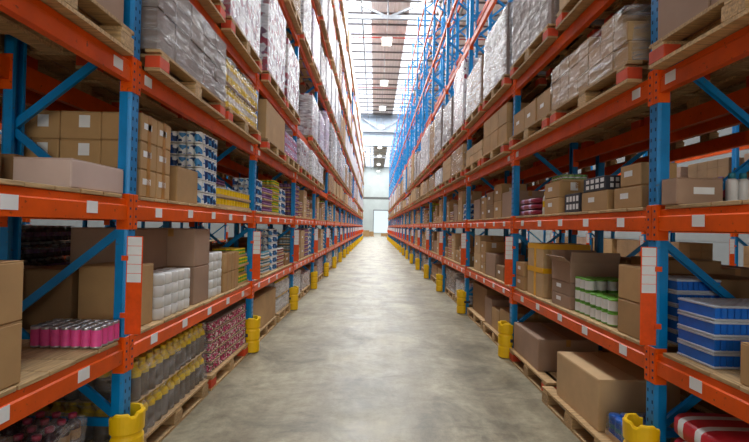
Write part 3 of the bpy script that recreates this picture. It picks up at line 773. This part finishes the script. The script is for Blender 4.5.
# ---- left, floor
pallet(LFT, .46, 3.52, 0, 1.25, .9, 0, 1, 'wooden pallet under the wrapped yellow-capped bottles on the left floor')
put(('bottleload', 1.24, .9, .535, 12, 9, 2, 'amber', 'yellow', 'yellow', 1, 1, 1), LFT, .48, 3.52, PALH, 'stretch-wrapped two-layer load of yellow-capped bottles on the left floor')
pallet(LFT, .46, 4.83, 0, 1.2, .9, 1, 1, 'pallet with orange corners under the magenta cans on the left floor')
put(('canload', 1.12, .84, .5, 16, 12, 5, 'floral', 'greyc', None), LFT, .46, 4.86, PALH, 'unwrapped load of magenta and white cans on the left floor')
pallet(LFT, .47, 6.42, 0, 1.3, .9, 0, 1, 'wooden pallet under the long open-topped tan carton, left floor')
put(('carton', 1.3, .8, .46, 0, 0, 0), LFT, .45, 6.42, PALH, 'long tan carton behind the second left guard on the floor')
pallet(LFT, .47, 7.72, 0, 1.0, .9, 0, 1, 'wooden pallet under the white bottles before the third left guard')
put(('bottleload', .98, .84, .53, 12, 10, 2, 'white', 'white', 'yellow'), LFT, .47, 7.72, PALH, 'wrapped load of white bottles before the third left guard')
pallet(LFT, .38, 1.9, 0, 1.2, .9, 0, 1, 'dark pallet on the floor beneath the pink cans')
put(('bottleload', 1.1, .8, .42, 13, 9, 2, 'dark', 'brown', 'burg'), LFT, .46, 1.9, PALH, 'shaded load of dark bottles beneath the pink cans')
# ---- left, third tier
pallet(LFT, .42, 2.05, 3, 1.15, .95, 0, 1, 'pallet at top left under the cartons, before the first post')
put(('load', 1.1, .85, .5, 2, 2, 1, 'rose', None, 3, 1), LFT, .42, 2.05, LV[3] + BH + .004 + PALH, 'large rose-brown cartons on the pallet at the top left')
pallet(LFT, .42, 3.52, 3, 1.3, 1.0, 1, 1, 'orange-cornered pallet under the big grey wrapped load at upper left')
put(('load', 1.28, .94, .56, 5, 4, 4, 'greyc', 'clear', 5, 1, 1), LFT, .40, 3.52, LV[3] + BH + .004 + PALH, 'big grey shrink-wrapped carton load on the left third tier')
pallet(LFT, .42, 4.86, 3, 1.2, 1.0, 1, 1, 'orange-cornered pallet under the yellow wrapped load at upper left')
put(('bottleload', 1.16, .92, .52, 13, 10, 2, 'yellow', 'cream', 'yellow', 1, 9), LFT, .42, 4.86, LV[3] + BH + .004 + PALH, 'cloudy wrapped yellow load beside the second left post, third tier')
pallet(LFT, .42, 6.42, 3, 1.25, 1.0, 1, 1, 'pallet under the plain carton row after the second left post')
put(('carton', 1.25, .9, .52, 0, 1, 0), LFT, .40, 6.42, LV[3] + BH + .004 + PALH, 'large plain carton after the second left post, third tier')
pallet(LFT, .42, 7.72, 3, 1.1, 1.0, 0, 1, 'pallet under the pink striped load before the third left post')
put(('load', 1.05, .9, .4, 5, 4, 3, 'lilac', 'clear', 11, 1, 1, 'mag'), LFT, .42, 7.72, LV[3] + BH + .004 + PALH, 'lilac striped wrapped load before the third left post, third tier')
# ---- left, fourth tier
for y, hh, nm, sd in ((3.5, 1.1, 'first', 21), (4.85, 1.15, 'second', 22), (6.35, 1.2, 'third', 23), (7.64, 1.0, 'fourth', 24)):
    pallet(LFT, .42, y, 4, 1.2, 1.0, 1, 1, 'orange-cornered pallet under the %s red and white load, fourth left tier' % nm)
    put(('load', 1.15, .95, hh, 6, 4, 5, 'redw', 'clear', sd, 0, 1), LFT, .42, y, LV[4] + BH + .004 + PALH, '%s wrapped red and white box load from the camera, fourth left tier' % nm, 'red and white wrapped loads on the left fourth tier')
# ---- right, first shelf, nearest bay
for k in range(4): put(('slabpack', .56, .28, .083), RGT, .35, 2.47, S1 + k * .084, 'blue pack with pale trays, near stack, %s from the bottom' % ORD[k + 1], 'blue packs on the right first shelf', .01)
for k in range(5): put(('slabpack', .28, .26, .083), RGT, .34, 2.94, S1 + k * .084, 'blue pack with pale trays, stack behind the post, %s from bottom' % ORD[k + 1], 'blue packs on the right first shelf', .01)
T(('carton', .5, .4, .2, 0, 1, 0), RGT, 1.62, 2.12, .03, S1, 'tan carton on the first shelf at the right picture edge')
T(('carton', .4, .5, .4, 2, 0, 0), RGT, 3.03, 3.43, .52, S1, 'brown carton behind the blue packs, rear of the right first shelf')
put(('load', .9, .6, .46, 3, 2, 2, 'char', 'clear', 31), RGT, 1.46, 1.72, S1 + .002, 'dark film-wrapped boxes behind the blue packs')
# bay one
for k in (0, 1): T(('carton', .30, .16, .24, 0, 0, 0), RGT, 2.88, 3.18, .03, S1 + k * .242, ('upper' if k else 'lower') + ' narrow tan carton beside the first right post', 'narrow cartons by the first right post')
for k in range(2):
    T(('cantray', 4, 4, 1, .045, .098, 'white', 'green', None, 1, 2), RGT, 3.3, 3.66, .05, S1 + k * .103, ('upper' if k else 'lower') + ' white and green-lidded tins, near group on the right shelf', 'green-lidded tins on the right first shelf')
for k in range(3):
    T(('cantray', 4, 3, 1, .045, .0981, 'white', 'green', None, 1, 2), RGT, 3.68, 3.96, .06, S1 + k * .103, 'white and green-lidded tins, rear group, %s layer' % ORD[k + 1], 'green-lidded tins on the right first shelf')
for k in range(2): T(('carton', .4, .44, .12, 3, 0, 1), RGT, 3.98, 4.38, .04, S1 + k * .122, ('upper' if k else 'lower') + ' flat labelled carton under the open carton', 'flat cartons under the open carton')
T(('opencarton', .4, .44, .18), RGT, 3.98, 4.38, .04, S1 + .245, 'open rose-brown carton with raised flaps on the right first shelf')
T(('carton', .45, .5, .57, 1, 3, 0), RGT, 4.62, 5.08, .04, S1, 'large carton banded with yellow tape on the right first shelf')
for k in range(2): T(('carton', .3, .34, .16, 0, 1, 1), RGT, 5.16, 5.47, .03, S1 + k * .162, ('upper' if k else 'lower') + ' small carton between yellow-banded box and second right post', 'small cartons by the second right post')
for y, w, h in ((3.65, .5, .5), (4.2, .5, .46)): put(('carton', .48, .44, h, 2, 1, 1), RGT, .78, y + .05, S1, '%s brown carton in the shade behind the green-lidded tins' % ('near' if y < 3.8 else 'far'))
# ---- right, second shelf
LONGC = T(('carton', .14, .27, .155, 3, 0, 0), RGT, 2.53, 2.67, .0, S2, 'long carton with a white label before the first right post')
lab = MB().box(.0, .0015, -.06, .06, -.02, .02).mesh('label', LABEL); q = link('label', lab, LONGC, (-.02, .071, .08), PI / 2)
for i in range(4): put(('spray', .03, .19), RGT, .34 + i * .066, 2.56, S2, 'white bottle with teal cap, %s from the long labelled carton' % ORD[i + 1], 'white teal-capped bottles on the right second shelf', 0)
for j in range(2):
    for i in range(3): put(('bottles', 3, 6, .032, .2, 'dark', 'burg', 'lilac', 0, 0), RGT, .56 + i * .1 * 2, 3.0 + j * .42, S2, 'dark burgundy bottle block behind the cartons, %s row, %s from the aisle' % (('near', 'far')[j], ORD[i + 1]), 'burgundy bottle blocks on the right second shelf')
T(('carton', .33, .24, .15, 0, 1, 1), RGT, 2.92, 3.25, .03, S2, 'lower labelled carton right behind the first right post, second shelf')
T(('carton', .25, .24, .15, 0, 1, 1), RGT, 2.92, 3.17, .03, S2 + .152, 'upper labelled carton right behind the first right post, second shelf')
T(('carton', .42, .26, .155, 0, 1, 1), RGT, 3.34, 3.76, .03, S2, 'tan carton beneath the charcoal cup case, right second shelf')
T(('cupcase', .42, .36, .11), RGT, 3.37, 3.73, .03, S2 + .158, 'charcoal case printed with white cups, on a tan carton')
T(('cupcase', .42, .3, .17), RGT, 3.84, 4.14, .05, S2, 'charcoal case printed with white cups, standing on the right second shelf')
for k in range(2): T(('carton', .36, .36, .155, 0, 1, 1), RGT, 4.22, 4.58, .03, S2 + k * .157, ('upper' if k else 'lower') + ' tan carton left of the charcoal cup cases', 'tan cartons left of the cup cases')
T(('cantray', 4, 5, 1, .03, .06, 'green', 'green', 'white', 0, 1), RGT, 4.25, 4.55, .08, S2 + .316, 'green can tray on top of the tan cartons, right second shelf')
for i in range(2): put(('bottle', .03, .24, 'white', 'yellow', 'yellow'), RGT, .08 + i * .07, 4.68, S2, '%s white bottle with a yellow label, right second shelf' % ('front' if i == 0 else 'rear'))
for k in range(3): T(('softpack', .6, .3, .065, 'burg', 'lilac'), RGT, 4.83, 5.43, .03, S2 + k * .066, 'burgundy flat pack, %s from bottom, by the second right post' % ORD[k + 1], 'burgundy packs on the right second shelf')
for j in range(2): put(('carton', .4, .4, .3, 1, 1, 1), RGT, .68, 4.3 + j * .45, S2, '%s pale carton behind the tan cartons, right second shelf' % ('near', 'far')[j])
# ---- right, floor
pallet(RGT, .32, 3.6, 0, 1.1, .9, 0, 1, 'wooden pallet under the large carton next to the near right guard')
put(('carton', .73, .6, .38, 1, 0, 0), RGT, .22, 3.585, PALH, 'large pale carton beside the near right guard on the floor')
pallet(RGT, .40, 4.83, 0, 1.2, .9, 1, 1, 'orange-cornered pallet on the floor before the second right guard')
put(('carton', .84, .62, .33, 3, 1, 0), RGT, .30, 4.98, PALH, 'rose-brown carton on the orange-cornered pallet, right floor')
put(('cantray', 4, 3, 1, .04, .16, 'blue', 'navy', 'teal', 1, 1), RGT, .12, 3.06, PALH, 'small blue pack between near right guard and large carton')
pallet(RGT, .40, 2.0, 0, 1.2, .9, 0, 1, 'dark pallet on the floor at the right picture edge')
for i in range(2):
    for k in range(3): put(('softpack', .36, .40, .138, 'red', 'white'), RGT, .22 + i * .42, 2.44, PALH + k * .139, '%s red and white soft pack at the lower right corner, %s from bottom' % (('front', 'rear')[i], ORD[k + 1]), 'red soft packs at the lower right corner')
pallet(RGT, .44, 6.3, 0, 1.2, .9, 0, 1, 'wooden pallet with stacked cartons after the second right guard')
for i, (yy, h) in enumerate(((5.98, .36), (6.42, .3), (6.83, .4))):
    put(('carton', .4 if i else .42, .7, h, 3 if i == 2 else 0, 1, 0), RGT, .40, yy, PALH, 'tan carton, %s of three on the pallet after the second right guard' % ORD[i + 1], 'cartons on the pallet after the second right guard')
pallet(RGT, .46, 7.6, 0, 1.2, .9, 0, 1, 'wooden pallet before the third right guard')
put(('carton', 1.0, .75, .5, 2, 1, 0), RGT, .46, 7.55, PALH, 'big brown carton before the third right guard')
# ---- right, third tier
pallet(RGT, .42, 2.05, 3, 1.25, 1.0, 1, 1, 'pallet at top right carrying big plain cartons')
put(('load', 1.2, .92, .56, 3, 2, 1, 'rose', None, 3, 1), RGT, .42, 2.05, LV[3] + BH + .004 + PALH, 'big plain rose-brown cartons on the pallet at the top right')
pallet(RGT, .42, 3.55, 3, 1.3, 1.0, 1, 1, 'pallet under the film-wrapped cartons beside the first right post')
put(('load', 1.3, .94, .4, 7, 4, 3, 'kraft', 'clear', 35, 1, .55), RGT, .40, 3.55, LV[3] + BH + .004 + PALH, 'film-wrapped small cartons beside the first right post, third tier')
pallet(RGT, .42, 4.87, 3, 1.2, 1.0, 1, 1, 'pallet under the plain carton row before the second right post')
for j in range(3): put(('carton', .37, .8, .27, 0, 1, 1), RGT, .36, 4.47 + j * .385, LV[3] + BH + .004 + PALH, 'tan carton, %s of the row of three before the second right post' % ORD[j + 1], 'row of three tan cartons on the right third tier')
pallet(RGT, .42, 6.3, 3, 1.2, 1.0, 1, 1, 'pallet under the tall carton stack after the second right post')
put(('load', 1.15, .9, .52, 3, 3, 2, 'kraft', None, 33, 1), RGT, .40, 6.3, LV[3] + BH + .004 + PALH, 'tall stack of tan cartons after the second right post, third tier')
pallet(RGT, .42, 7.6, 3, 1.2, 1.0, 1, 1, 'pallet under low tan cartons before the third right post')
put(('load', 1.15, .9, .3, 4, 3, 2, 'pale', None, 34, 1), RGT, .40, 7.6, LV[3] + BH + .004 + PALH, 'low stack of pale cartons before the third right post, third tier')
# ---- right, fourth tier
for y, hh, nm, mt, fm, sd in ((2.0, .9, 'first', 'rose', None, 41), (3.5, 1.0, 'second', 'pale', None, 42), (4.88, 1.2, 'third', 'greyc', 'clear', 43), (6.3, .95, 'fourth', 'greyc', 'cloudy', 44), (7.65, .8, 'fifth', 'rose', 'cloudy', 45)):
    pallet(RGT, .42, y, 4, 1.2, 1.0, 1, 1, 'orange-cornered pallet, %s from the camera on the fourth right tier' % nm)
    put(('load', 1.17, .95, hh, 4, 3, 4, mt, fm, sd, 0, 1), RGT, .42, y, LV[4] + BH + .004 + PALH, '%s load from the camera on the fourth right tier, %s' % (nm, 'film-wrapped grey boxes' if fm else 'plain unwrapped cartons'))

# ================================================================== the rest of the racks
NPAL = [0]
def where(side, l, b): return '%s %s bay, %s' % (ORD[b + 1], SD[side], SHELF[l])
LOADKINDS = [('greyc', 'cloudy', None, 'grey'), ('label', 'cloudy', None, 'white'), ('redw', 'cloudy', None, 'red-printed'), ('kraft', 'clear', None, 'tan'), ('lilac', 'cloudy', None, 'lilac'), ('pale', None, None, 'pale unwrapped')]
stuff = MB(); farg = MB()
def filler_load(side, b, half, l):
    y = py(b - 1) + .05 + .66 + half * 1.36 + RND.uniform(-.02, .02); lim = LV[l + 1] - LV[l] - 2 * BH - PALH if l < 8 else 1.2
    detail = 0 if b > 4 or l > 4 else 1
    hh = [.5, .42, .55][RND.randrange(3)] if l == 3 else [.95, 1.15, 1.3][RND.randrange(3)]
    z = LV[l] + BH + .003
    ki = RND.choice([0, 1, 1, 2, 3, 4] if side < 0 and l >= 4 else ([1, 3, 3, 5, 2, 5] if l == 3 else [0, 1, 2, 3, 5, 0]))
    mt, fm, bd, nm = LOADKINDS[ki]
    hf = ('near', 'far')[half]
    if (b > 6 and l > 4) or b > 12:
        x = side * ((DL if side < 0 else DR) + .42)
        stuff.cbox(x - .47, x + .47, y - .58, y + .58, z + PALH, z + PALH + hh, .05, 0 if ki in (0, 1, 2, 4) else 1); stuff.box(x - .5, x + .5, y - .6, y + .6, z + .1, z + PALH, 2); 
        for k in (-.5, 0, .5): stuff.box(x - .5, x + .5, y + k - .07, y + k + .07, z, z + .1, 2)
        return
    pallet(side, .42, y, l, 1.2, 1.0, 1 if RND.random() < .6 else 0, detail, 'pallet, %s end of %s' % (hf, where(side, l, b)))
    put(('load', 1.15, .95, hh, 4, 3, 3 if l == 3 else 5, mt, fm, ki + 60, 0, 1, bd), side, .42 + RND.uniform(-.02, .02), y, z + PALH, '%s load, %s end, %s' % (nm, hf, where(side, l, b)))
for side in (-1, 1):
    for b in range(0, NB):
        for l in (3, 4, 5, 6, 7, 8):
            if side > 0 and l > 4: continue
            if b <= 2 and l <= 4: continue
            for half in (0, 1):
                if l >= 3 and RND.random() < .05: continue
                filler_load(side, b, half, l)
# fourth tier, nearest left bay
pallet(LFT, .42, 2.0, 4, 1.2, 1.0, 0, 1, 'pallet over the top left corner, fourth tier'); put(('load', 1.15, .95, 1.15, 4, 3, 5, 'kraft', 'clear', 63, 0, 1, None), LFT, .42, 2.0, LV[4] + BH + .004 + PALH, 'tan load over the top left corner, fourth tier')
o = link('distant_pallet_loads', stuff.mesh('distant_pallet_loads', [paint('far_film', (226, 224, 228), .35, 0, .05, 3), KRAFT[0], WOOD]))
tag(o, 'white wrapped loads high on the far left racking', 'pallet loads', None, 'stuff')

SMALL = [('carton', .36, .36, .24, 0, 1, 1), ('carton', .44, .4, .3, 1, 1, 1), ('carton', .3, .34, .17, 0, 2, 1), ('carton', .5, .44, .34, 3, 1, 0), ('carton', .4, .36, .2, 2, 1, 1),
         ('cantray', 4, 6, 1, .036, .1, 'bluew', 'white', None, 0, 2), ('cantray', 4, 6, 1, .035, .095, 'green', 'yellow', 'yellow', 0, 0), ('cantray', 4, 7, 1, .038, .08, 'purple', 'lilac', 'lilac', 0, 0),
         ('cantray', 4, 6, 1, .036, .0982, 'burg', 'white', 'cream', 0, 0), ('cantray', 4, 6, 1, .036, .0983, 'white', 'teal', 'teal', 0, 0), ('cantray', 4, 6, 1, .036, .0984, 'cream', 'mag', 'red', 0, 0),
         ('softpack', .44, .36, .12, 'white', 'blue'), ('softpack', .44, .36, .12, 'lilac', 'mag')]
KN = ['tan carton', 'pale carton', 'small taped carton', 'rose-brown carton', 'brown carton', 'blue-white can tray', 'green-yellow can tray', 'purple can tray', 'burgundy can tray', 'white-teal can tray', 'cream-red can tray', 'white-blue soft pack', 'lilac-magenta soft pack']
HGT = [.242, .302, .172, .342, .202, .108, .105, .09, .108, .108, .108, .121, .121]; LEN = [.36, .44, .3, .5, .4, .45, .44, .55, .45, .45, .45, .44, .44]
DEPS = [.36, .4, .34, .44, .36, .3, .29, .31, .3, .3, .3, .36, .36]
def small_row(side, b, l, y0, y1, u0=.04, rowname=''):
    y = y0; n_ = 0; last = -1
    while True:
        ki = RND.choice([0, 1, 2, 3, 4, 0, 1, 2, 4, 10, 0, 2]) if (l == 1 and side > 0) else RND.choice([0, 1, 2, 3, 4, 5, 6, 7, 8, 9, 10, 5, 0, 1]) if l == 1 or side > 0 else RND.choice([0, 1, 3, 5, 7, 8, 9, 10, 6])
        if ki == last: continue
        last = ki
        if y + LEN[ki] > y1: break
        n_ += 1; top = LV[l + 1] - BH - (LV[l] + BH + DECK) - .06; mx = int(top / HGT[ki]); k = max(1, min(mx, RND.randint(max(1, int(mx * .45)), mx)))
        if b > 6: k = min(k, 3) if HGT[ki] > .15 else min(k, 4)
        if b > 8 and 5 <= ki <= 10: ki = RND.choice([11, 12, 2, 4])
        if b > 10:
            for i in range(k):
                x = side * ((DL if side < 0 else DR) + u0 + DEPS[ki] / 2); farg.cbox(x - DEPS[ki] / 2, x + DEPS[ki] / 2, y, y + LEN[ki], Z(l) + .003 + i * HGT[ki], Z(l) + (i + 1) * HGT[ki] - .003, .015, RND.randrange(7) if ki > 4 else ki % 3)
            y += LEN[ki] + RND.uniform(.03, .3); continue
        for i in range(k):
            put(SMALL[ki], side, u0 + DEPS[ki] / 2, y + LEN[ki] / 2, Z(l) + i * HGT[ki], '%s, %s up in %s stack, %s' % (KN[ki], ORD[i + 1], ORD[n_], where(side, l, b)), 'goods in the %s' % where(side, l, b), .03)
        y += LEN[ki] + RND.uniform(.03, .09 if b < 8 else .3)
for side in (-1, 1):
    for b in range(2, NB):
        for l in (1, 2):
            small_row(side, b, l, py(b - 1) + .1, py(b) - .11)
        if b >= 3:
            for half in (0, 1):
                y = py(b - 1) + .72 + half * 1.34
                if b > 10 and half: continue
                pallet(side, .50, y, 0, 1.2, .9, 0, 1 if b < 4 else 0, 'floor pallet, %s end of %s' % (('near', 'far')[half], where(side, 0, b)))
                ki = RND.randrange(6); mt, fm, bd, nm = LOADKINDS[ki]
                put(('load', 1.1, .84, (.35, .5)[RND.randrange(2)], 4, 3, 3, mt, fm, ki + 80, 0, 1, bd), side, .50, y, PALH, '%s load, %s end, %s' % (nm, ('near', 'far')[half], where(side, 0, b)))

o = link('distant_shelf_goods', farg.mesh('distant_shelf_goods', [KRAFT[0], KRAFT[1], KRAFT[3], BLUEP, LILAC, WHITE, RED]))
tag(o, 'tiny cartons and packs on the far first and second shelves', 'boxes', None, 'stuff')
# ---- goods in the back-to-back racks (seen through the shelves)
def rear(side, u, y, z, key, label): return put(key, side, u, y, z, label, 'goods in the racking behind the %s rack' % SD[side])
RU = DEP + GAP + DEP / 2
for side in (-1, 1):
    for b in range(0, 6):
        for half in (0, 1):
            y = py(b - 1) + .72 + half * 1.34
            for l in (3, 4):
                if b > 3: continue
                pallet(side, RU, y, l, 1.2, 1.0, 0, 0, 'rear pallet, %s end, behind %s' % (('near', 'far')[half], where(side, l, b)))
                rear(side, RU, y, LV[l] + BH + .004 + PALH, ('load', 1.15, .95, (.5, .95)[l - 3], 4, 3, 3 if l == 3 else 5, 'kraft', None, 77, 0, 1, None), 'rear tan load, %s end, behind %s' % (('near', 'far')[half], where(side, l, b)))
            if b > 2: continue
            pallet(side, RU, y, 0, 1.2, .9, 0, 0, 'rear pallet, %s end, behind %s' % (('near', 'far')[half], where(side, 0, b)))
            rear(side, RU, y, PALH, ('load', 1.1, .8, .5, 3, 2, 2, 'brown', None, 78, 0, 1, None), 'rear brown load, %s end, behind %s' % (('near', 'far')[half], where(side, 0, b)))
        if not (b <= (1 if side < 0 else 0)):
            for k in range(3):
                rear(side, RU - .1, py(b - 1) + .45 + k * .85, S1, ('carton', .6, .5, .42 if k % 2 else .34, 2, 1, 0), 'brown carton, %s of three, behind %s' % (ORD[k + 1], where(side, 1, b)))
        for k in range(3):
            rear(side, RU - .1, py(b - 1) + .45 + k * .85, S2, ('carton', .6, .5, .3 if k % 2 else .36, 0, 1, 0), 'tan carton, %s of three, behind %s' % (ORD[k + 1], where(side, 2, b)))
for j in range(2):
    for k in range(5): put(('bottles', 5, 7, .04, .125, 'dark', 'purple', 'metal', 0, 1), LFT, RU - .1 + .02 * j, 3.1 + j * .6, S1 + k * .134, 'dark bottle pack, %s stack, %s from bottom, behind the tall brown cartons' % (('near', 'far')[j], ORD[k + 1]), 'dark bottle packs behind the brown cartons')
# racks across the next aisle
for side in (-1, 1):
    for b in range(0, 6):
        for l in (0, 1, 2, 3):
            for half in (0, 1):
                if RND.random() < .15: continue
                u = 2 * DEP + GAP + 3.2 + .42; y = py(b - 1) + .72 + half * 1.34; hh = .5
                put(('block', 1.1, .76, hh, RND.choice(['kraft', 'brown', 'rose', 'brown'])), side, u, y, Z(l) if l else .0, 'carton block across the next aisle, %s end, behind %s' % (('near', 'far')[half], where(side, l, b)), 'blocks across the next aisle on the %s' % SD[side])

# ---- beyond the end of the racks
for i, (x, y, w, h) in enumerate(((-1.25, 66, .9, .9), (-.5, 69, .8, .7), (1.5, 72, .8, .4), (2.2, 70, .7, .5), (-2.3, 64, .9, 1.1))):
    side = -1 if x < 0 else 1; u = abs(x) - (DL if x < 0 else DR)
    nm = ('leftmost but one', 'middle', 'third from the right', 'rightmost', 'leftmost')[i]
    put(('pallet', 1.2, .9, 0, 0), side, u, y, 0, '%s pallet standing beyond the end of the aisle' % nm)
    put(('load', 1.0, w, h, 3, 2, 2, 'kraft', None, 95, 0, 1, None), side, u, y, PALH, '%s carton load standing beyond the end of the aisle' % nm)
